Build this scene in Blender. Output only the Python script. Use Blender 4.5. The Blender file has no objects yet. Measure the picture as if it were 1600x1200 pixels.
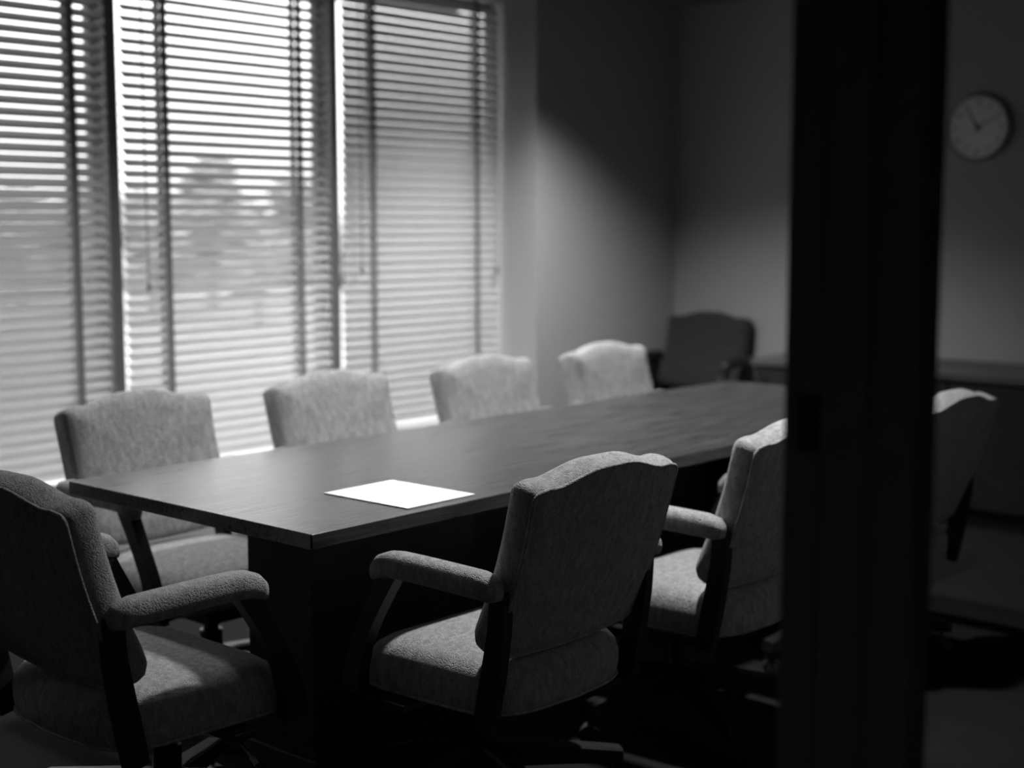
import bpy, bmesh, math, random
from mathutils import Vector, Matrix

random.seed(7)
R = math.radians
PI = math.pi
scene = bpy.context.scene
col = scene.collection

# ------------------------------------------------------------------ camera
cam_data = bpy.data.cameras.new('camera')
cam_data.sensor_width = 36.0
cam_data.lens = 49.9
cam_data.clip_start = 0.05
cam_data.clip_end = 500
cam_data.dof.use_dof = True
cam_data.dof.focus_distance = 2.95
cam_data.dof.aperture_fstop = 1.8
camera = bpy.data.objects.new('camera', cam_data)
camera.location = (0, 0, 1.375)
camera.rotation_euler = (R(90 - 6.558), 0, R(41.61 - 90))
col.objects.link(camera)
scene.camera = camera

# ------------------------------------------------------------------ world, exposure
world = bpy.data.worlds.new('overcast_sky')
scene.world = world
world.use_nodes = True
wn = world.node_tree.nodes['Background']
wn.inputs['Color'].default_value = (1, 1, 1, 1)
# overcast sky: about three times brighter overhead than at the horizon
_wt = world.node_tree
_co = _wt.nodes.new('ShaderNodeTexCoord')
_sx = _wt.nodes.new('ShaderNodeSeparateXYZ')
_mr = _wt.nodes.new('ShaderNodeMapRange')
_mr.inputs['To Min'].default_value = 2.2
_mr.inputs['To Max'].default_value = 12.0
_wt.links.new(_co.outputs['Generated'], _sx.inputs[0])
_wt.links.new(_sx.outputs['Z'], _mr.inputs['Value'])
_wt.links.new(_mr.outputs['Result'], wn.inputs['Strength'])
scene.view_settings.view_transform = 'Standard'
scene.view_settings.look = 'None'
scene.view_settings.exposure = 0.0
scene.view_settings.gamma = 1.0
scene.view_settings.use_curve_mapping = False
scene.cycles.use_denoising = True
scene.cycles.max_bounces = 10
scene.cycles.diffuse_bounces = 6
scene.cycles.transparent_max_bounces = 16

# ------------------------------------------------------------------ layout numbers (metres)
# X runs along the table away to the right, Y towards the windows, Z up
WALL_Y = 4.66        # room face of the window wall
BLIND_Y = 4.905      # centre line of the blinds
BACK_X = 6.63        # back wall with the clock
PART_Y = 0.72        # corridor face of the partition the camera looks through
PART_T = 0.17
CEIL = 2.55
LEFT_X = -1.0
SILL = 0.30
HEAD = 2.49

# window-facing portal light guides for sampling daylight only
for n, (xa, xb) in enumerate(((2.05, 3.15), (3.20, 4.29), (4.33, 5.43), (0.95, 2.0))):
    ld = bpy.data.lights.new('daylight_portal', 'AREA')
    ld.shape = 'RECTANGLE'
    ld.size = xb - xa
    ld.size_y = HEAD - SILL
    ld.cycles.is_portal = True
    lo = bpy.data.objects.new('daylight_portal', ld)
    lo.location = ((xa + xb) / 2, 5.03, (HEAD + SILL) / 2)
    lo.rotation_euler = (R(-90), 0, 0)
    col.objects.link(lo)

# unseen ceiling downlights, first inferred from the lit wall, rest added to brighten: (x, y, z), watts, cone, edge softness, description
UNSEEN_LAMPS = (((4.95, 3.80, 2.50), 270, 121, 1.0, 'inferred recessed downlight near the right window'),
         ((3.72, 3.74, 2.50), 100, 118, 1.0, 'added recessed downlight near the middle window'),
         ((2.60, 3.74, 2.50), 85, 118, 1.0, 'added recessed downlight near the left window'),
         ((3.15, 2.05, 2.50), 240, 124, 1.0, 'added recessed downlight over the middle of the table'),
         ((-0.60, -0.90, 2.50), 20, 160, 1.0, 'added recessed downlight in the corridor'))
for pos, watts, cone, soft, _lab in UNSEEN_LAMPS:
    sd = bpy.data.lights.new('unseen_lamp', 'SPOT')
    sd.energy = watts
    sd.spot_size = R(cone)
    sd.spot_blend = soft
    sd.shadow_soft_size = 0.06
    so = bpy.data.objects.new('unseen_lamp', sd)
    so.location = pos
    col.objects.link(so)


# ------------------------------------------------------------------ materials
def mat(name, value, rough=0.6, spec=0.3, metallic=0.0):
    m = bpy.data.materials.new(name)
    m.use_nodes = True
    b = m.node_tree.nodes['Principled BSDF']
    b.inputs['Base Color'].default_value = (value, value, value, 1)
    b.inputs['Roughness'].default_value = rough
    b.inputs['Specular IOR Level'].default_value = spec
    b.inputs['Metallic'].default_value = metallic
    return m, m.node_tree, b


def noise_mat(name, lo, hi, scale, rough, spec=0.3, stretch=(1, 1, 1), detail=4, bump=0.0, bdist=0.002, metallic=0.0):
    m, nt, b = mat(name, (lo + hi) / 2, rough, spec, metallic)
    tc = nt.nodes.new('ShaderNodeTexCoord')
    mp = nt.nodes.new('ShaderNodeMapping')
    mp.inputs['Scale'].default_value = stretch
    nz = nt.nodes.new('ShaderNodeTexNoise')
    nz.inputs['Scale'].default_value = scale
    nz.inputs['Detail'].default_value = detail
    rp = nt.nodes.new('ShaderNodeValToRGB')
    rp.color_ramp.elements[0].position = 0.3
    rp.color_ramp.elements[1].position = 0.7
    rp.color_ramp.elements[0].color = (lo, lo, lo, 1)
    rp.color_ramp.elements[1].color = (hi, hi, hi, 1)
    nt.links.new(tc.outputs['Object'], mp.inputs['Vector'])
    nt.links.new(mp.outputs['Vector'], nz.inputs['Vector'])
    nt.links.new(nz.outputs['Fac'], rp.inputs['Fac'])
    nt.links.new(rp.outputs['Color'], b.inputs['Base Color'])
    if bump:
        bp = nt.nodes.new('ShaderNodeBump')
        bp.inputs['Strength'].default_value = bump
        bp.inputs['Distance'].default_value = bdist
        nt.links.new(nz.outputs['Fac'], bp.inputs['Height'])
        nt.links.new(bp.outputs['Normal'], b.inputs['Normal'])
    return m


def fabric_mat(name, lo, hi):
    """Woven upholstery: a fine pebbled weave with slow vertical streaks."""
    m, nt, b = mat(name, lo, 0.95, 0.1)
    L = nt.links.new
    tc = nt.nodes.new('ShaderNodeTexCoord')
    mp = nt.nodes.new('ShaderNodeMapping')
    mp.inputs['Scale'].default_value = (1, 1, 0.35)
    streak = nt.nodes.new('ShaderNodeTexNoise')
    streak.inputs['Scale'].default_value = 70
    streak.inputs['Detail'].default_value = 3
    streak.inputs['Distortion'].default_value = 0.8
    weave = nt.nodes.new('ShaderNodeTexVoronoi')
    weave.inputs['Scale'].default_value = 330
    mixv = nt.nodes.new('ShaderNodeMath')
    mixv.operation = 'MULTIPLY_ADD'
    mixv.inputs[1].default_value = -0.45
    rp = nt.nodes.new('ShaderNodeValToRGB')
    rp.color_ramp.elements[0].position = 0.05
    rp.color_ramp.elements[1].position = 0.62
    rp.color_ramp.elements[0].color = (lo, lo, lo, 1)
    rp.color_ramp.elements[1].color = (hi, hi, hi, 1)
    bp = nt.nodes.new('ShaderNodeBump')
    bp.inputs['Strength'].default_value = 0.8
    bp.inputs['Distance'].default_value = 0.0025
    bp.invert = True
    L(tc.outputs['Object'], mp.inputs['Vector'])
    L(mp.outputs['Vector'], streak.inputs['Vector'])
    L(tc.outputs['Object'], weave.inputs['Vector'])
    L(weave.outputs['Distance'], mixv.inputs[0])
    L(streak.outputs['Fac'], mixv.inputs[2])
    L(mixv.outputs[0], rp.inputs['Fac'])
    L(rp.outputs['Color'], b.inputs['Base Color'])
    L(weave.outputs['Distance'], bp.inputs['Height'])
    L(bp.outputs['Normal'], b.inputs['Normal'])
    b.inputs['Sheen Weight'].default_value = 0.15
    return m


def slat_mat(name, value, through):
    m = bpy.data.materials.new(name)
    m.use_nodes = True
    nt = m.node_tree
    b = nt.nodes['Principled BSDF']
    b.inputs['Base Color'].default_value = (value, value, value, 1)
    b.inputs['Roughness'].default_value = 0.45
    b.inputs['Specular IOR Level'].default_value = 0.3
    t = nt.nodes.new('ShaderNodeBsdfTranslucent')
    t.inputs['Color'].default_value = (value, value, value, 1)
    mx = nt.nodes.new('ShaderNodeMixShader')
    mx.inputs['Fac'].default_value = through
    nt.links.new(b.outputs[0], mx.inputs[1])
    nt.links.new(t.outputs[0], mx.inputs[2])
    nt.links.new(mx.outputs[0], nt.nodes['Material Output'].inputs['Surface'])
    return m


def glass_mat(name, reflect, tint=1.0):
    m = bpy.data.materials.new(name)
    m.use_nodes = True
    nt = m.node_tree
    nt.nodes.remove(nt.nodes['Principled BSDF'])
    t = nt.nodes.new('ShaderNodeBsdfTransparent')
    t.inputs['Color'].default_value = (tint, tint, tint, 1)
    g = nt.nodes.new('ShaderNodeBsdfGlossy')
    g.inputs['Roughness'].default_value = 0.0
    # thin-pane reflectance, the same from either side (no refraction in the pane)
    fac = nt.nodes.new('ShaderNodeLayerWeight')
    fac.inputs['Blend'].default_value = 0.5
    pw = nt.nodes.new('ShaderNodeMath')
    pw.operation = 'POWER'
    pw.inputs[1].default_value = 5
    lw = nt.nodes.new('ShaderNodeMath')
    lw.operation = 'MULTIPLY_ADD'
    lw.inputs[1].default_value = 0.8
    lw.inputs[2].default_value = reflect
    nt.links.new(fac.outputs['Facing'], pw.inputs[0])
    nt.links.new(pw.outputs[0], lw.inputs[0])
    mx = nt.nodes.new('ShaderNodeMixShader')
    nt.links.new(lw.outputs[0], mx.inputs['Fac'])
    nt.links.new(t.outputs[0], mx.inputs[1])
    nt.links.new(g.outputs[0], mx.inputs[2])
    nt.links.new(mx.outputs[0], nt.nodes['Material Output'].inputs['Surface'])
    return m


M = {}
M['wall'] = noise_mat('painted_wall', 0.35, 0.38, 60, 0.85, 0.1, bump=0.1)
M['ceiling'] = noise_mat('ceiling_paint', 0.20, 0.23, 40, 0.9, 0.1)
M['carpet'] = noise_mat('dark_carpet', 0.013, 0.030, 260, 1.0, 0.0, detail=6, bump=0.9, bdist=0.006)
M['corridor_wall'] = noise_mat('corridor_paint', 0.16, 0.19, 50, 0.9, 0.1)
M['mullion'] = noise_mat('grey_mullion_paint', 0.13, 0.15, 30, 0.5)
M['door_frame'] = noise_mat('black_metal_frame', 0.10, 0.12, 30, 0.5, 0.3)
M['strike'] = noise_mat('dark_metal_plate', 0.02, 0.03, 30, 0.4, 0.5, metallic=0.6)
M['fabric'] = fabric_mat('grey_woven_fabric', 0.22, 0.46)
M['dark_fabric'] = fabric_mat('charcoal_woven_fabric', 0.025, 0.055)
M['dark_wood'] = noise_mat('dark_chair_wood', 0.010, 0.020, 12, 0.5, 0.25, (1, 1, 6))
M['black_metal'] = noise_mat('black_metal', 0.012, 0.02, 40, 0.3, 0.5)
M['chrome'] = noise_mat('bright_metal', 0.55, 0.6, 20, 0.25, 0.5, metallic=1.0)
M['black_plastic'] = noise_mat('black_plastic', 0.012, 0.02, 80, 0.4, 0.5)
M['paper'] = noise_mat('white_paper', 0.86, 0.90, 20, 0.8, 0.2)
M['slat_open'] = slat_mat('white_vinyl_slat', 0.50, 0.012)
M['tape'] = noise_mat('cloth_ladder_tape', 0.18, 0.22, 200, 0.9, 0.1)
M['cord'] = noise_mat('grey_cord', 0.15, 0.2, 200, 0.8, 0.1)
M['glass'] = glass_mat('window_glass', 0.03)
M['pane'] = glass_mat('partition_glass', 0.03, 0.93)
M['credenza'] = noise_mat('credenza_wood', 0.05, 0.09, 6, 0.4, 0.4, (12, 1, 12))
M['clock_face'] = noise_mat('clock_dial', 0.78, 0.82, 20, 0.6, 0.2)
M['clock_rim'] = noise_mat('grey_clock_rim', 0.22, 0.26, 30, 0.4, 0.4)
M['ink'] = noise_mat('black_ink', 0.015, 0.02, 50, 0.6, 0.1)
M['lot'] = noise_mat('pale_concrete', 0.15, 0.2, 0.12, 0.95, 0.05)
M['foliage'] = noise_mat('tree_foliage', 0.13, 0.26, 1.6, 0.95, 0.05)
M['bark'] = noise_mat('tree_bark', 0.06, 0.1, 8, 0.95, 0.05)
M['lamp_glow'] = bpy.data.materials.new('lamp_lens')
M['lamp_glow'].use_nodes = True
_b = M['lamp_glow'].node_tree.nodes['Principled BSDF']
_b.inputs['Emission Color'].default_value = (1, 1, 1, 1)
_b.inputs['Emission Strength'].default_value = 3.0

# table top: dark veneer, grain along X, satin gloss
def table_wood():
    m, nt, b = mat('dark_table_veneer', 0.04, 0.3, 0.45)
    L = nt.links.new
    tc = nt.nodes.new('ShaderNodeTexCoord')
    mp = nt.nodes.new('ShaderNodeMapping')
    mp.inputs['Scale'].default_value = (0.9, 24, 24)
    n1 = nt.nodes.new('ShaderNodeTexNoise')
    n1.inputs['Scale'].default_value = 5
    n1.inputs['Detail'].default_value = 6
    n1.inputs['Distortion'].default_value = 0.6
    rp = nt.nodes.new('ShaderNodeValToRGB')
    rp.color_ramp.elements[0].position = 0.32
    rp.color_ramp.elements[1].position = 0.68
    rp.color_ramp.elements[0].color = (0.006, 0.006, 0.006, 1)
    rp.color_ramp.elements[1].color = (0.055, 0.055, 0.055, 1)
    rr = nt.nodes.new('ShaderNodeMapRange')
    rr.inputs['To Min'].default_value = 0.18
    rr.inputs['To Max'].default_value = 0.42
    bp = nt.nodes.new('ShaderNodeBump')
    bp.inputs['Strength'].default_value = 0.35
    bp.inputs['Distance'].default_value = 0.001
    L(tc.outputs['Object'], mp.inputs['Vector'])
    L(mp.outputs['Vector'], n1.inputs['Vector'])
    L(n1.outputs['Fac'], rp.inputs['Fac'])
    L(rp.outputs['Color'], b.inputs['Base Color'])
    L(n1.outputs['Fac'], rr.inputs['Value'])
    L(rr.outputs['Result'], b.inputs['Roughness'])
    L(n1.outputs['Fac'], bp.inputs['Height'])
    L(bp.outputs['Normal'], b.inputs['Normal'])
    return m


M['table'] = table_wood()


# ------------------------------------------------------------------ mesh helpers
def box(bm, x0, x1, y0, y1, z0, z1, bevel=0.0):
    vs = [bm.verts.new((x, y, z)) for x in (x0, x1) for y in (y0, y1) for z in (z0, z1)]
    fs = [(0, 1, 3, 2), (4, 6, 7, 5), (0, 4, 5, 1), (2, 3, 7, 6), (0, 2, 6, 4), (1, 5, 7, 3)]
    faces = [bm.faces.new([vs[i] for i in f]) for f in fs]
    if bevel:
        edges = list({e for f in faces for e in f.edges})
        bmesh.ops.bevel(bm, geom=edges, offset=bevel, segments=2, affect='EDGES', profile=0.5)


def loft(bm, rings, cap0=True, cap1=True, closed=True):
    """Skin a list of equal-length vertex rings; ends fan to their centre."""
    vr = [[bm.verts.new(p) for p in ring] for ring in rings]
    n = len(vr[0])
    m = n if closed else n - 1
    for a, b in zip(vr, vr[1:]):
        for i in range(m):
            j = (i + 1) % n
            bm.faces.new((a[i], a[j], b[j], b[i]))
    for ring, flag, flip in ((vr[0], cap0, True), (vr[-1], cap1, False)):
        if flag:
            c = Vector((0, 0, 0))
            for v in ring:
                c += v.co
            cv = bm.verts.new(c / n)
            for i in range(n):
                j = (i + 1) % n
                bm.faces.new((ring[j], ring[i], cv) if flip else (ring[i], ring[j], cv))


def tube(bm, pts, rad, n=8, cap=True):
    pts = [Vector(p) for p in pts]
    rads = rad if isinstance(rad, (list, tuple)) else [rad] * len(pts)
    rings = []
    for i, p in enumerate(pts):
        t = (pts[min(i + 1, len(pts) - 1)] - pts[max(i - 1, 0)]).normalized()
        ref = Vector((1, 0, 0)) if abs(t.x) < 0.8 else Vector((0, 0, 1))
        u = t.cross(ref).normalized()
        w = t.cross(u).normalized()
        rings.append([p + (u * math.cos(2 * PI * k / n) + w * math.sin(2 * PI * k / n)) * rads[i] for k in range(n)])
    loft(bm, rings, cap, cap)


def ring_tube(bm, pts, rad, n=6):
    """Closed tube round a closed loop of points."""
    pts = [Vector(p) for p in pts]
    N = len(pts)
    rings = []
    cen = sum(pts, Vector()) / N
    for i, p in enumerate(pts):
        t = (pts[(i + 1) % N] - pts[i - 1]).normalized()
        u = (p - cen)
        u = (u - t * u.dot(t)).normalized()
        w = t.cross(u)
        rings.append([p + (u * math.cos(2 * PI * k / n) + w * math.sin(2 * PI * k / n)) * rad for k in range(n)])
    vr = [[bm.verts.new(q) for q in r] for r in rings]
    for i in range(N):
        a, b = vr[i], vr[(i + 1) % N]
        for k in range(n):
            bm.faces.new((a[k], a[(k + 1) % n], b[(k + 1) % n], b[k]))


def lathe(bm, prof, n=24, centre=(0, 0, 0), axis='z'):
    rings = []
    for r, h in prof:
        ring = []
        for k in range(n):
            a = 2 * PI * k / n
            p = {'z': (r * math.cos(a), r * math.sin(a), h), 'x': (h, r * math.cos(a), r * math.sin(a)), 'y': (r * math.cos(a), h, r * math.sin(a))}[axis]
            ring.append(Vector(p) + Vector(centre))
        rings.append(ring)
    loft(bm, rings)


def obj(name, bm, material, parent=None, smooth=False, angle=40):
    bmesh.ops.recalc_face_normals(bm, faces=bm.faces[:])
    me = bpy.data.meshes.new(name)
    bm.to_mesh(me)
    bm.free()
    me.materials.append(material)
    if smooth:
        for p in me.polygons:
            p.use_smooth = True
        me.set_sharp_from_angle(angle=R(angle))
    o = bpy.data.objects.new(name, me)
    col.objects.link(o)
    if parent:
        o.parent = parent
    return o


def part(name, material, parent, build, smooth=False, angle=40):
    bm = bmesh.new()
    build(bm)
    return obj(name, bm, material, parent, smooth, angle)


def thing(name, label, cat, loc=(0, 0, 0), rz=0.0, group=None):
    o = bpy.data.objects.new(name, None)
    o.empty_display_size = 0.1
    col.objects.link(o)
    o.location = loc
    o.rotation_euler = (0, 0, rz)
    tag(o, label, cat, group)
    return o


def tag(o, label, cat, group=None, kind=None):
    o['label'] = label
    o['category'] = cat
    if group:
        o['group'] = group
    if kind:
        o['kind'] = kind
    return o


def structure(name, material, build, label, cat, parent=None, smooth=False):
    o = part(name, material, parent, build, smooth)
    if parent is None:
        tag(o, label, cat, kind='structure')
    return o


def dup(root, loc, rz, label, group=None):
    r = root.copy()
    col.objects.link(r)
    r.location = loc
    r.rotation_euler = (0, 0, rz)
    r['label'] = label
    if group:
        r['group'] = group
    for ch in list(root.children):
        c = ch.copy()
        col.objects.link(c)
        c.parent = r
        for g in list(ch.children):
            d = g.copy()
            col.objects.link(d)
            d.parent = c
    return r


# ------------------------------------------------------------------ room shell
structure('floor', M['carpet'], lambda bm: box(bm, -1.6, 6.9, -1.9, 5.1, -0.12, 0.0),
          'dark short pile carpet floor under the table and chairs', 'floor')
structure('ceiling', M['ceiling'], lambda bm: box(bm, -1.6, 6.9, -1.9, 5.1, CEIL, CEIL + 0.15),
          'plain grey ceiling over the meeting room', 'ceiling')
structure('wall_back', M['wall'], lambda bm: box(bm, BACK_X, BACK_X + 0.15, -1.9, 5.1, 0, CEIL),
          'shaded grey back wall carrying the round clock', 'wall')


def window_wall(bm):
    box(bm, -1.6, 0.95, WALL_Y, 5.0, 0, CEIL)
    box(bm, 5.43, BACK_X, WALL_Y, 5.0, 0, CEIL)
    box(bm, 0.95, 5.43, WALL_Y, 5.0, 0, SILL)
    box(bm, 0.95, 5.43, WALL_Y, 5.0, HEAD, CEIL)


structure('wall_window', M['wall'], window_wall,
          'grey wall on the window side with a deep bright reveal', 'wall')
structure('wall_left', M['wall'], lambda bm: box(bm, LEFT_X - 0.15, LEFT_X, PART_Y + PART_T, WALL_Y, 0, CEIL),
          'end wall behind the near end chair', 'wall')


def partition(bm):
    y0, y1 = PART_Y + 0.02, PART_Y + PART_T - 0.02
    box(bm, -1.6, 0.24, y0, y1, 0, CEIL)
    box(bm, 0.24, 2.62, y0, y1, 2.25, CEIL)
    box(bm, 2.62, BACK_X, y0, y1, 0, CEIL)


structure('wall_partition', M['corridor_wall'], partition,
          'partition wall between corridor and meeting room', 'wall')
structure('wall_corridor', M['corridor_wall'], lambda bm: (box(bm, -1.6, BACK_X, -1.9, -1.75, 0, CEIL), box(bm, -1.75, -1.6, -1.9, PART_Y + 0.2, 0, CEIL)),
          'dark corridor wall behind the camera', 'wall')

# black metal door frame: the dark post in the foreground and its opposite jamb, header and sidelight rails
def door_jamb(bm):
    y0, y1 = PART_Y, PART_Y + PART_T
    box(bm, 1.50, 1.559, y0, y1, 0, 2.25, 0.003)              # post in view
    box(bm, 1.485, 1.50, y0 + 0.055, y1 - 0.06, 0, 2.20)      # door stop on the jamb face
    box(bm, 0.24, 0.30, y0, y1, 0, 2.25, 0.003)
    box(bm, 0.30, 1.50, y0, y1, 2.19, 2.25)
    box(bm, 1.559, 2.62, y0, y1, 2.19, 2.25)
    box(bm, 1.559, 2.62, y0, y1, 0, 0.10)
    box(bm, 2.56, 2.62, y0, y1, 0.10, 2.19)


dj = structure('door_1', M['door_frame'], door_jamb,
               'wide black door post standing dark and blurred in the foreground', 'door frame')
part('strike_plate', M['strike'], dj, lambda bm: box(bm, 1.4975, 1.50, PART_Y + 0.115, PART_Y + 0.150, 1.10, 1.17))
pg = part('sidelight_glass', M['pane'], dj, lambda bm: box(bm, 1.559, 2.56, PART_Y + 0.077, PART_Y + 0.083, 0.10, 2.19))

# ------------------------------------------------------------------ windows
BAYS = ((2.05, 3.130), (3.178, 4.278), (4.315, 5.43), (0.95, 2.00))  # last bay is unseen, added for daylight from the left
GLASS_Y = 4.975
for n, (xa, xb) in enumerate(BAYS):
    def frame(bm, xa=xa, xb=xb):
        f = 0.022
        y0, y1 = GLASS_Y - 0.02, GLASS_Y + 0.02
        box(bm, xa, xa + f, y0, y1, SILL, HEAD)
        box(bm, xb - f, xb, y0, y1, SILL, HEAD)
        box(bm, xa + f, xb - f, y0, y1, SILL, SILL + 0.05)
        box(bm, xa + f, xb - f, y0, y1, HEAD - 0.05, HEAD)
    w = structure('window_%d' % (n + 1), M['mullion'], frame,
                  ['left tall window cut by the photo edge', 'middle tall window with trees beyond', 'right tall window beside the bright reveal', 'added unseen tall window left of the photo edge'][n], 'window')
    part('window_glass', M['glass'], w, lambda bm, xa=xa, xb=xb: box(bm, xa + 0.02, xb - 0.02, GLASS_Y - 0.003, GLASS_Y + 0.003, SILL + 0.04, HEAD - 0.04))
for n, (xa, xb) in enumerate(((3.130, 3.178), (4.278, 4.315), (2.00, 2.05))):
    structure('trim_%d' % (n + 5), M['mullion'], lambda bm, xa=xa, xb=xb: box(bm, xa, xb, 4.875, 5.0, SILL, HEAD, 0.002),
              ['dark upright mullion between left and middle blinds', 'dark upright mullion between middle and right blinds', 'dark upright mullion of the added window left of the photo edge'][n], 'mullion')
structure('trim_3', M['wall'], lambda bm: box(bm, 0.95, 5.43, WALL_Y - 0.02, 4.95, SILL, SILL + 0.03, 0.004),
          'pale window stool running under the three blinds', 'window sill')
structure('baseboard_back', M['mullion'], lambda bm: box(bm, BACK_X - 0.012, BACK_X, PART_Y + PART_T, WALL_Y, 0, 0.10),
          'grey baseboard along the back wall', 'baseboard')
structure('baseboard_window', M['mullion'], lambda bm: box(bm, LEFT_X, BACK_X - 0.012, WALL_Y - 0.012, WALL_Y, 0, 0.10),
          'grey baseboard along the window wall', 'baseboard')


structure('trim_4', M['corridor_wall'], lambda bm: box(bm, 0.6, 6.0, 5.0, 5.95, 2.56, 2.70),  # unseen slab added to darken the upper slats
          'added unseen soffit outside, shading the top of the windows', 'soffit')

# ------------------------------------------------------------------ venetian blinds
def blind(label, xa, xb, tilt, tapes, wand_x, wand_z, tassel=None, top=2.335, mslat='slat_open'):
    t = thing('venetian_blind', label, 'blind', (0, BLIND_Y, 0), group='venetian blinds in the three windows')
    W, P = 0.052, 0.043
    ca, sa = math.cos(R(tilt)), math.sin(R(tilt))
    zs = []
    z = top
    while z > SILL + 0.10:
        zs.append(z)
        z -= P

    def slats(bm):
        for z in zs:
            top_r, bot_r = [], []
            rows = []
            for k in range(5):
                u = (k / 4 - 0.5) * W                       # -: room edge, +: outer edge
                crown = 0.0022 * (1 - (2 * k / 4 - 1) ** 2)
                y, zz = u * ca - crown * sa, z + u * sa + crown * ca
                rows.append((y, zz))
            th = 0.0011
            ring0 = [(xa, y - th * -sa * 0, zz) for y, zz in rows] + [(xa, y + th * sa, zz - th * ca) for y, zz in reversed(rows)]
            ring1 = [(xb, p[1], p[2]) for p in ring0]
            loft(bm, [ring0, ring1])
    part('slats', M[mslat], t, slats, True, 60)
    part('headrail', M[mslat], t, lambda bm: box(bm, xa, xb, -0.028, 0.028, top + 0.05, HEAD - 0.002, 0.002))
    part('bottom_rail', M[mslat], t, lambda bm: box(bm, xa, xb, -0.024, 0.024, zs[-1] - 0.055, zs[-1] - 0.030, 0.003))
    for x in tapes:
        def tape(bm, x=x):
            yo = W / 2 * ca + 0.003
            zo = W / 2 * sa
            box(bm, x - 0.015, x + 0.015, -yo - 0.001, -yo, zs[-1] - 0.03, top + 0.055)
            box(bm, x - 0.015, x + 0.015, yo, yo + 0.001, zs[-1] - 0.03, top + 0.055)
        part('ladder_tape', M['tape'], t, tape)
    if wand_x:
        def wand(bm):
            tube(bm, [(wand_x, -0.042, HEAD - 0.05), (wand_x, -0.045, wand_z)], 0.003, 8)
            lathe(bm, [(0.003, wand_z), (0.007, wand_z - 0.01), (0.008, wand_z - 0.03), (0.004, wand_z - 0.04)], 10, (wand_x, -0.045, 0))
        part('tilt_wand', M['cord'], t, wand, True)
    if tassel:
        def pull(bm):
            tx, tz = tassel
            tube(bm, [(tx, -0.042, HEAD - 0.05), (tx, -0.043, tz)], 0.0022, 6)
            lathe(bm, [(0.002, tz + 0.01), (0.008, tz - 0.02), (0.011, tz - 0.045), (0.002, tz - 0.047)], 10, (tx, -0.043, 0))
        part('pull_cord', M['cord'], t, pull, True)
    return t


blind('half open white slat blind in the left window, cut by the photo edge', 2.06, 3.124, 47, (2.32, 2.985), None, 0)
blind('most open white slat blind in the middle window, trees showing through', 3.212, 4.268, 39, (3.40, 4.095), 3.285, 1.13)
blind('nearly closed white slat blind in the right window beside the bright reveal', 4.362, 5.415, 57, (4.54, 5.245), 4.435, 1.17, (5.36, 1.15), top=2.411)

blind('added white slat blind in the unseen window left of the photo edge', 0.96, 1.995, 50, (1.2, 1.75), None, 0)


# ------------------------------------------------------------------ conference chair
BACK_W = 0.464
LEAN = R(18.5)
BACK_H = 0.370
BACK_T = 0.078


def back_point(x, v, d):
    """x across, v up the back from its bottom edge (m), d from rear face towards the front."""
    bow = 0.010 * math.sin(PI * min(max(v / BACK_H, 0), 1))
    wrap = 0.10 * (x * x)                       # gentle hollow round the sitter
    y = -0.246 - v * math.sin(LEAN) + d * math.cos(LEAN) + wrap - bow
    z = 0.515 + v * math.cos(LEAN) + d * math.sin(LEAN) * 0.9
    return Vector((x, y, z))


def camel(x):
    a = min(max((abs(x) - 0.035) / 0.155, 0), 1)
    ear = max(0.0, (abs(x) - 0.165) / 0.05)
    return 0.029 * (0.5 + 0.5 * math.cos(PI * a)) + 0.006 * min(ear, 1.0)


def back_outline(inset=0.0):
    h = BACK_W / 2 - inset
    pts = []
    top = BACK_H
    rb, rt = 0.045, 0.020
    for k in range(7):                          # bottom right corner
        a = -PI / 2 + (PI / 2) * k / 6
        pts.append((h - rb + rb * math.cos(a), inset + rb + rb * math.sin(a)))
    for k in range(1, 8):
        f = k / 8
        pts.append((h - 0.004 * math.sin(PI * f), inset + rb + (top - inset - rb - rt) * f))
    for k in range(5):
        a = (PI / 2) * k / 4
        pts.append((h - rt + rt * math.cos(a), top - inset - rt + rt * math.sin(a)))
    for k in range(1, 24):
        x = (h - rt) * (1 - 2 * k / 24)
        pts.append((x, top - inset + camel(x)))
    left = [(-x, v) for x, v in reversed(pts[:19])]
    pts += left
    for k in range(1, 12):                      # sagging bottom edge
        x = -(h - rb) + 2 * (h - rb) * k / 12
        pts.append((x, inset - 0.010 * (1 - (x / (h - rb)) ** 2)))
    return pts


def backrest_bm(bm):
    rings = []
    spec = [(0.10, 0.001), (0.030, 0.000), (0.004, 0.001), (0.0, 0.005), (-0.003, 0.018), (-0.004, 0.040),
            (-0.002, 0.056), (0.005, 0.068), (0.018, 0.076), (0.055, 0.082), (0.11, 0.085)]
    for inset, d in spec:
        if inset >= 0.05:
            base = back_outline(0.02)
            cx_, cv_ = 0.0, BACK_H / 2
            k = 1 - (inset - 0.02) / 0.24 * 1.3
            pts = [((x - cx_) * k + cx_, (v - cv_) * k + cv_) for x, v in base]
        else:
            pts = back_outline(inset)
        rings.append([back_point(x, v, d) for x, v in pts])
    loft(bm, rings)


def back_piping_bm(bm):
    ring_tube(bm, [back_point(x, v, 0.004) for x, v in back_outline(0.001)], 0.0042)


def seat_outline(s=0.0, n=64):
    """Rounded plan: wider at the front, bowed rear."""
    pts = []
    for k in range(n):
        a = 2 * PI * k / n
        ca, sa = math.cos(a), math.sin(a)
        e = 0.34
        x = math.copysign(abs(ca) ** e, ca)
        y = math.copysign(abs(sa) ** e, sa)
        hw = (0.226 + 0.010 * y) - s
        yy = (-0.055 + y * (0.212 - s))
        if y < 0:
            yy += 0.030 * (x * x) * (-y)
        pts.append((x * hw, yy))
    return pts


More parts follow.
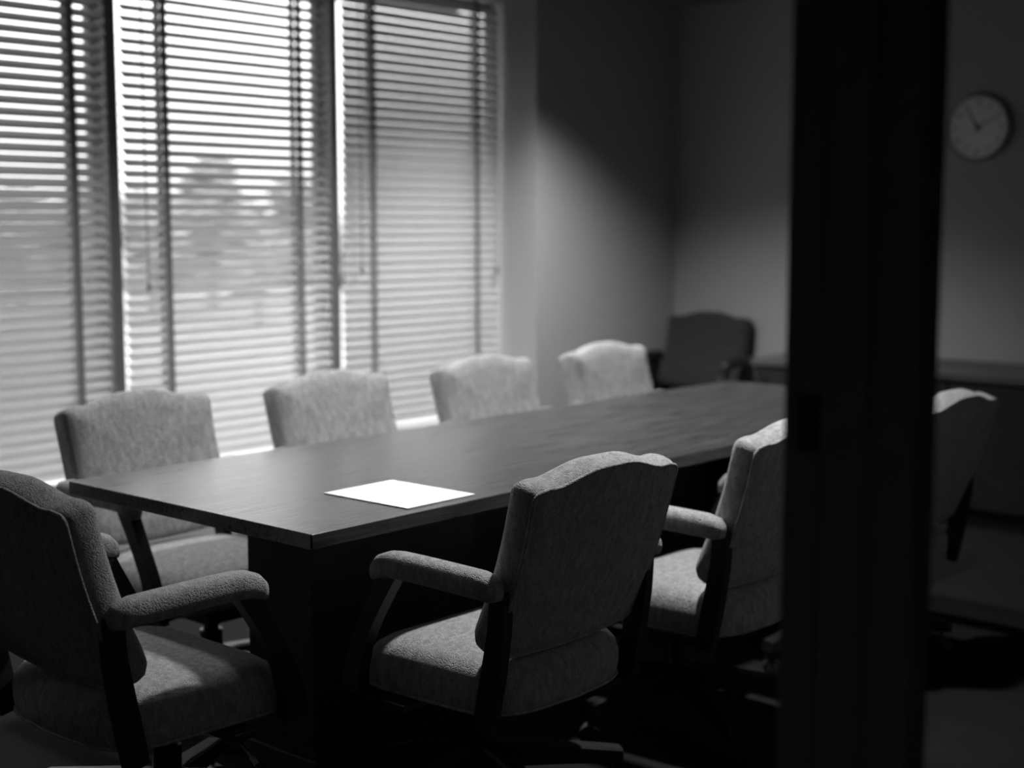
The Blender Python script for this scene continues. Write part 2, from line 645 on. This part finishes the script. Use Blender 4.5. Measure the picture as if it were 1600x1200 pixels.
def seat_bm(bm):
    rings = []
    for s, z in ((0.10, 0.392), (0.022, 0.390), (0.006, 0.392), (0.0, 0.399), (-0.004, 0.425), (-0.004, 0.450), (0.002, 0.472), (0.014, 0.488),
                 (0.032, 0.497), (0.060, 0.503), (0.10, 0.507), (0.16, 0.510)):
        ring = []
        for x, y in seat_outline(s):
            drop = 0.018 * max(0, (y - 0.02) / 0.15) ** 2 if z > 0.44 else 0
            ring.append((x, y, z - drop))
        rings.append(ring)
    loft(bm, rings)


def seat_piping_bm(bm):
    ring_tube(bm, [(x, y, 0.397) for x, y in seat_outline(-0.001)], 0.0035)


def arm_bm(side):
    def f(bm):
        path = [(-0.288, 0.669, 0.2), (-0.284, 0.670, 0.62), (-0.270, 0.674, 0.9), (-0.240, 0.678, 1.0), (-0.15, 0.680, 1.0), (-0.08, 0.681, 1.0),
                (-0.02, 0.681, 1.0), (0.015, 0.678, 0.98), (0.038, 0.671, 0.92), (0.053, 0.661, 0.75), (0.060, 0.653, 0.45), (0.062, 0.649, 0.15)]
        rings = []
        for y, z, k in path:
            ring = []
            for i in range(20):
                a = 2 * PI * i / 20
                ca, sa = math.cos(a), math.sin(a)
                ring.append((side * 0.258 + math.copysign(abs(ca) ** 0.75, ca) * 0.030 * k, y, z + math.copysign(abs(sa) ** 0.75, sa) * 0.028 * k))
            rings.append(ring)
        loft(bm, rings)
    return f


def strip_bm(path, halfx, xs):
    """Flat curved wooden member: path of (y, z, depth) in the side plane at x=xs."""
    def f(bm):
        rings = []
        for i, (y, z, d) in enumerate(path):
            a = Vector((0, *path[max(i - 1, 0)][:2]))
            b = Vector((0, *path[min(i + 1, len(path) - 1)][:2]))
            t = (b - a).normalized()
            nrm = Vector((0, t.z, -t.y))
            c = Vector((xs, y, z))
            rings.append([c + Vector((sx * halfx, 0, 0)) + nrm * (sn * d / 2) for sx, sn in ((-1, -1), (1, -1), (1, 1), (-1, 1))])
        loft(bm, rings)
        bmesh.ops.bevel(bm, geom=[e for e in bm.edges if e.is_manifold and e.calc_face_angle(0) > 0.9], offset=0.004, segments=2, affect='EDGES')
    return f


def leg_bm(a):
    def f(bm):
        d = Vector((math.cos(a), math.sin(a), 0))
        w = Vector((-math.sin(a), math.cos(a), 0))
        rings = []
        for r, zt, zb, hw in ((0.02, 0.165, 0.100, 0.026), (0.10, 0.158, 0.100, 0.025), (0.20, 0.140, 0.094, 0.023), (0.31, 0.122, 0.084, 0.021), (0.345, 0.116, 0.082, 0.020)):
            ring = []
            for sx, z in ((-1, zb), (1, zb), (1, zt - 0.006), (0.75, zt), (-0.75, zt), (-1, zt - 0.006)):
                ring.append(d * r + w * (sx * hw) + Vector((0, 0, z)))
            rings.append(ring)
        loft(bm, rings)
    return f


def caster_bm(a):
    def f(bm):
        c = Vector((math.cos(a) * 0.318, math.sin(a) * 0.318, 0))
        tube(bm, [c + Vector((0, 0, 0.090)), c + Vector((0, 0, 0.045))], 0.006, 8)
        b = a + 0.8
        ax = Vector((math.cos(b), math.sin(b), 0))
        up = Vector((0, 0, 1))
        tv = ax.cross(up)
        for s in (-1, 1):
            rings = []
            for o, r in ((0.003, 0.022), (0.005, 0.027), (0.014, 0.027), (0.020, 0.022), (0.022, 0.010)):
                rings.append([c + ax * (s * o) + tv * (r * math.cos(2 * PI * k / 20)) + up * (0.0275 + r * math.sin(2 * PI * k / 20)) for k in range(20)])
            loft(bm, rings)
        rings = []
        for s in (-1, 1):                        # hood over the twin wheels
            rings.append([c + ax * (s * 0.020) + tv * (rr * math.cos(q)) + up * (0.0275 + rr * math.sin(q))
                          for rr, qs in ((0.031, [PI * k / 8 for k in range(9)]), (0.0285, [PI - PI * k / 8 for k in range(9)])) for q in qs])
        loft(bm, rings)
    return f


CS = 1.063           # size of the upholstered part, set down on its base by CD
CD = 0.0875


def up(build):
    def f(bm):
        build(bm)
        for v in bm.verts:
            v.co = Vector((v.co.x * CS, v.co.y * CS, v.co.z * CS - CD))
    return f


def make_chair(label, loc, rz, base_turn, fabric='fabric', group='grey conference chairs round the table', arm='fabric'):
    t = thing('conference_chair', label, 'chair', loc, rz, group)
    F = M[fabric]
    br = part('backrest', F, t, up(backrest_bm), True, 60)
    part('piping', F, br, up(back_piping_bm), True, 80)
    st = part('seat', F, t, up(seat_bm), True, 60)
    part('piping', F, st, up(seat_piping_bm), True, 80)
    for s in (-1, 1):
        part('armrest', M[arm], t, up(arm_bm(s)), True, 70)
        part('arm_support', M['dark_wood'], t, up(strip_bm([(0.012, 0.664, 0.050), (0.040, 0.615, 0.042), (0.072, 0.560, 0.038), (0.104, 0.500, 0.040), (0.124, 0.440, 0.048), (0.130, 0.385, 0.056)], 0.015, s * 0.254)), True, 50)
        part('back_post', M['dark_wood'], t, up(strip_bm([(-0.268, 0.668, 0.040), (-0.262, 0.580, 0.042), (-0.248, 0.500, 0.046), (-0.234, 0.430, 0.046), (-0.224, 0.375, 0.044)], 0.013, s * 0.230)), True, 50)
    mech = part('swivel_mechanism', M['black_metal'], t, up(lambda bm: (box(bm, -0.11, 0.11, -0.14, 0.14, 0.352, 0.391, 0.006), box(bm, -0.268, 0.268, -0.030, 0.030, 0.372, 0.390, 0.003))))
    part('tilt_lever', M['chrome'], mech, up(lambda bm: (tube(bm, [(0.10, 0.02, 0.362), (0.20, 0.03, 0.350), (0.245, 0.03, 0.325)], 0.005, 8), tube(bm, [(0.245, 0.03, 0.325), (0.262, 0.03, 0.312)], 0.008, 8))), True)
    part('column', M['black_metal'], t, lambda bm: lathe(bm, [(0.022, 0.288), (0.022, 0.23), (0.032, 0.228), (0.032, 0.16), (0.045, 0.158), (0.052, 0.10), (0.040, 0.095)], 24), True, 40)
    for k in range(5):
        a = base_turn + 2 * PI * k / 5
        lg = part('leg', M['dark_wood'], t, leg_bm(a), True, 40)
        part('caster', M['black_plastic'], lg, caster_bm(a), True, 40)
    return t


Gc = 'grey conference chairs round the table'
PITCH = 0.72
# near long side: backs to the camera
make_chair('grey upholstered chair seen from behind, nearest on the long side, beside the white paper', (2.358, 2.19, 0), 0, R(-34))
make_chair('grey chair seen from behind, half hidden by the left edge of the black door post', (3.147, 2.169, 0), 0, R(-121.6))
make_chair('grey chair seen from behind through the glass, right of the black door post', (3.965, 2.126, 0), 0, R(-47))
# near end, facing along the table
make_chair('dark backed chair at the near table end, cut by the left photo edge', (1.752, 2.575, 0), R(-90), R(198))
# far long side, backs to the window
far_labels = ('grey chair facing the camera across the table, first from left below the left blind',
              'grey chair facing the camera across the table, second from left below the second mullion',
              'grey chair facing the camera across the table, third from left before the bright reveal',
              'pale lit chair at the far corner of the table, fourth from left')
for (x, y), lab in zip(((2.36, 3.235), (3.105, 3.235), (3.862, 3.235), (4.595, 3.235)), far_labels):
    make_chair(lab, (x, y, 0), R(180), R(54))
# in the corner
make_chair('dark charcoal chair standing in the far corner beside the credenza', (6.20, 4.31, 0), R(97), R(15), 'dark_fabric', None, 'dark_wood')


# ------------------------------------------------------------------ table
TX0, TX1, TY0, TY1, TZ = 1.889, 4.90, 2.237, 3.170, 0.726
tb = thing('conference_table', 'long dark wood conference table with a glossy grained top', 'table', ((TX0 + TX1) / 2, (TY0 + TY1) / 2, 0))


def table_top(bm):
    hx, hy = (TX1 - TX0) / 2, (TY1 - TY0) / 2
    pts = []
    for cx_, cy_, a0, r in ((hx, -hy, -90, 0.07), (hx, hy, 0, 0.07), (-hx, hy, 90, 0.004), (-hx, -hy, 180, 0.004)):
        for k in range(7):
            a = R(a0 + 90 * k / 6)
            sx, sy = math.copysign(1, cx_), math.copysign(1, cy_)
            pts.append((cx_ - sx * r + r * math.cos(a), cy_ - sy * r + r * math.sin(a)))
    rings = []
    for ins, z in ((0.003, TZ - 0.034), (0, TZ - 0.032), (0, TZ - 0.0015), (0.0015, TZ)):
        rings.append([(x - math.copysign(ins, x), y - math.copysign(ins, y), z) for x, y in pts])
    loft(bm, rings, False, False)
    bm.verts.ensure_lookup_table()
    n = len(pts)
    vs = bm.verts[:]
    bm.faces.new(list(reversed(vs[:n])))
    bm.faces.new(vs[-n:])


part('table_top', M['table'], tb, table_top)
for xa, xb in ((2.18, 2.75), (4.02, 4.52)):
    def ped(bm, xa=xa, xb=xb):
        ox, oy = (TX0 + TX1) / 2, (TY0 + TY1) / 2
        box(bm, xa - ox, xb - ox, 2.577 - oy, 2.83 - oy, 0.06, TZ - 0.034, 0.004)
        box(bm, xa - ox - 0.005, xb - ox + 0.005, 2.572 - oy, 2.835 - oy, 0.0, 0.06, 0.004)
    part('pedestal', M['dark_wood'], tb, ped)
part('stretcher', M['dark_wood'], tb, lambda bm: box(bm, 2.75 - 3.3945, 4.02 - 3.3945, -0.02, 0.02, 0.25, TZ - 0.034))


def paper(bm):
    loft(bm, [[(-0.113, -0.1415, z), (0.113, -0.1415, z), (0.113, 0.1415, z), (-0.113, 0.1415, z)] for z in (0.0, 0.0022)])


p = part('paper_sheets', M['paper'], None, paper)
p.location = (2.317, 2.4175, TZ + 0.0003)
p.rotation_euler = (0, 0, R(0.6))
tag(p, 'blank white paper sheets lying near the table edge', 'paper')

# ------------------------------------------------------------------ credenza along the back wall
CZ = 0.70
cr = thing('credenza', 'long dark low credenza against the back wall under the clock', 'cabinet', (6.33, 2.50, 0))


def cred_top(bm):
    box(bm, -0.29, 0.285, -1.30, 1.275, CZ - 0.035, CZ, 0.003)


part('credenza_top', M['credenza'], cr, cred_top)
part('body', M['dark_wood'], cr, lambda bm: (box(bm, -0.255, 0.285, -1.27, 1.272, 0.08, CZ - 0.035), box(bm, -0.20, 0.285, -1.24, 1.25, 0.0, 0.08)))
for k in range(5):
    ya = -1.26 + k * 0.505
    d = part('door', M['dark_wood'], cr, lambda bm, ya=ya: box(bm, -0.277, -0.256, ya, ya + 0.499, 0.09, CZ - 0.045, 0.003))
    part('handle', M['black_metal'], d, lambda bm, ya=ya: tube(bm, [(-0.279, ya + 0.44, 0.50), (-0.300, ya + 0.44, 0.50), (-0.300, ya + 0.44, 0.60), (-0.279, ya + 0.44, 0.60)], 0.005, 8))

# ------------------------------------------------------------------ wall clock
ck = thing('wall_clock', 'round white wall clock with black hands high on the back wall', 'clock', (BACK_X, 2.895, 1.815), R(180))
CR = 0.155
part('rim', M['clock_rim'], ck, lambda bm: lathe(bm, [(CR * 0.9, 0.001), (CR, 0.004), (CR, 0.034), (CR - 0.004, 0.038), (CR - 0.010, 0.036), (CR - 0.012, 0.026)], 48, axis='x'), True, 50)
part('dial', M['clock_face'], ck, lambda bm: lathe(bm, [(CR - 0.011, 0.020), (CR - 0.011, 0.028)], 48, axis='x'))


def clock_pt(ang, r):
    # seen from the room, clockwise from twelve; local +x points into the room
    return Vector((0, r * math.sin(R(ang)), r * math.cos(R(ang))))


def numerals():
    bm = bmesh.new()
    for h in range(1, 13):
        cu = bpy.data.curves.new('numeral', 'FONT')
        cu.body = str(h)
        cu.size = 0.040
        cu.align_x = 'CENTER'
        cu.align_y = 'CENTER'
        cu.extrude = 0.0004
        o = bpy.data.objects.new('numeral', cu)
        col.objects.link(o)
        dg = bpy.context.evaluated_depsgraph_get()
        me = bpy.data.meshes.new_from_object(o.evaluated_get(dg))
        c = clock_pt(h * 30, CR * 0.74)
        mtx = Matrix(((0, 0, 1, 0.0288), (1, 0, 0, c.y), (0, 1, 0, c.z), (0, 0, 0, 1)))
        me.transform(mtx)
        bm.from_mesh(me)
        bpy.data.objects.remove(o)
        bpy.data.curves.remove(cu)
        bpy.data.meshes.remove(me)
    return obj('numerals', bm, M['ink'], ck)


numerals()


def hand(ang, length, w, x):
    def f(bm):
        d = clock_pt(ang, 1)
        s = Vector((0, d.z, -d.y))
        a, b = d * -0.02, d * length
        loft(bm, [[q + Vector((xx, 0, 0)) for q in (a - s * w, a + s * w, b + s * w * 0.5, b - s * w * 0.5)] for xx in (x, x + 0.0015)])
    return f


part('minute_hand', M['ink'], ck, hand(330, 0.112, 0.0050, 0.0312))
part('hour_hand', M['ink'], ck, hand(62, 0.098, 0.0042, 0.0295))
part('hub', M['ink'], ck, lambda bm: lathe(bm, [(0.008, 0.028), (0.008, 0.034), (0.003, 0.035)], 16, axis='x'))

# ------------------------------------------------------------------ added recessed fixture for each downlight in the ceiling
for pos, _w, _c, _s, lab in UNSEEN_LAMPS:
    dl = thing('unseen_downlight', lab, 'ceiling light', (pos[0], pos[1], CEIL), group='unseen recessed ceiling downlights')
    part('trim_ring', M['paper'], dl, lambda bm: ring_tube(bm, [(0.085 * math.cos(2 * PI * k / 40), 0.085 * math.sin(2 * PI * k / 40), -0.004) for k in range(40)], 0.010), True)
    part('lens', M['lamp_glow'], dl, lambda bm: lathe(bm, [(0.078, -0.001), (0.078, -0.004)], 32))

# ------------------------------------------------------------------ outside: pale ground and trees
GZ = -3.0
g = part('ground', M['lot'], None, lambda bm: box(bm, -160, 260, 5.6, 300, GZ - 0.2, GZ))
tag(g, 'pale open ground outside below the windows', 'ground', kind='structure')
tree_spots = []


def tree(x, y, h, r, label):
    t = thing('tree', label, 'tree', (x, y, GZ), group='trees beyond the pale ground')

    def crown(bm):
        rnd = random.Random(int(x * 10))
        for k in range(16):
            a, q = rnd.uniform(0, 2 * PI), rnd.uniform(0.1, 0.85)
            zz = rnd.uniform(0.28, 0.95)
            c = Vector((math.cos(a) * r * q * (1.15 - zz * 0.7), math.sin(a) * r * q * (1.15 - zz * 0.7), h * zz))
            res = bmesh.ops.create_icosphere(bm, subdivisions=3, radius=r * rnd.uniform(0.28, 0.48), matrix=Matrix.Translation(c))
            for v in res['verts']:
                v.co += (v.co - c) * rnd.uniform(-0.22, 0.22)
    part('crown', M['foliage'], t, crown)
    part('trunk', M['bark'], t, lambda bm: tube(bm, [(0, 0, 0), (0.1, 0, h * 0.3), (0, 0.1, h * 0.7)], [r * 0.1, r * 0.07, r * 0.03], 10))
    return t


def at(px, dist):
    """A point on the ground seen in pixel column px at the given distance."""
    a = R(41.61) - math.atan((px - 800) / 2232.6)
    return dist * math.cos(a), dist * math.sin(a)


for px, dist, h, r, lab in ((330, 74, 7.6, 2.4, 'tallest far tree standing above the others behind the middle blind'),
                            (235, 66, 5.6, 2.2, 'broad far tree left of the tallest one behind the middle blind'),
                            (400, 62, 5.2, 1.8, 'far tree right of the tallest one behind the middle blind'),
                            (460, 76, 6.2, 2.2, 'far tree behind the right part of the middle blind'),
                            (30, 78, 6.0, 2.6, 'far tree behind the left blind near the photo edge'),
                            (125, 70, 5.6, 2.4, 'low far tree behind the right part of the left blind')):
    x, y = at(px, dist)
    tree(x, y, h, r, lab)


def hedge(bm):
    rnd = random.Random(3)
    for k in range(70):
        x, y = at(-40 + k * 9.5, 96 + rnd.uniform(-2, 2))
        bmesh.ops.create_icosphere(bm, subdivisions=2, radius=rnd.uniform(1.6, 2.3), matrix=Matrix.Translation((x, y, GZ + rnd.uniform(0.6, 3.3))))


hd = part('hedge', M['foliage'], None, hedge)
tag(hd, 'long dense hedge along the far edge of the pale ground', 'hedge', kind='stuff')
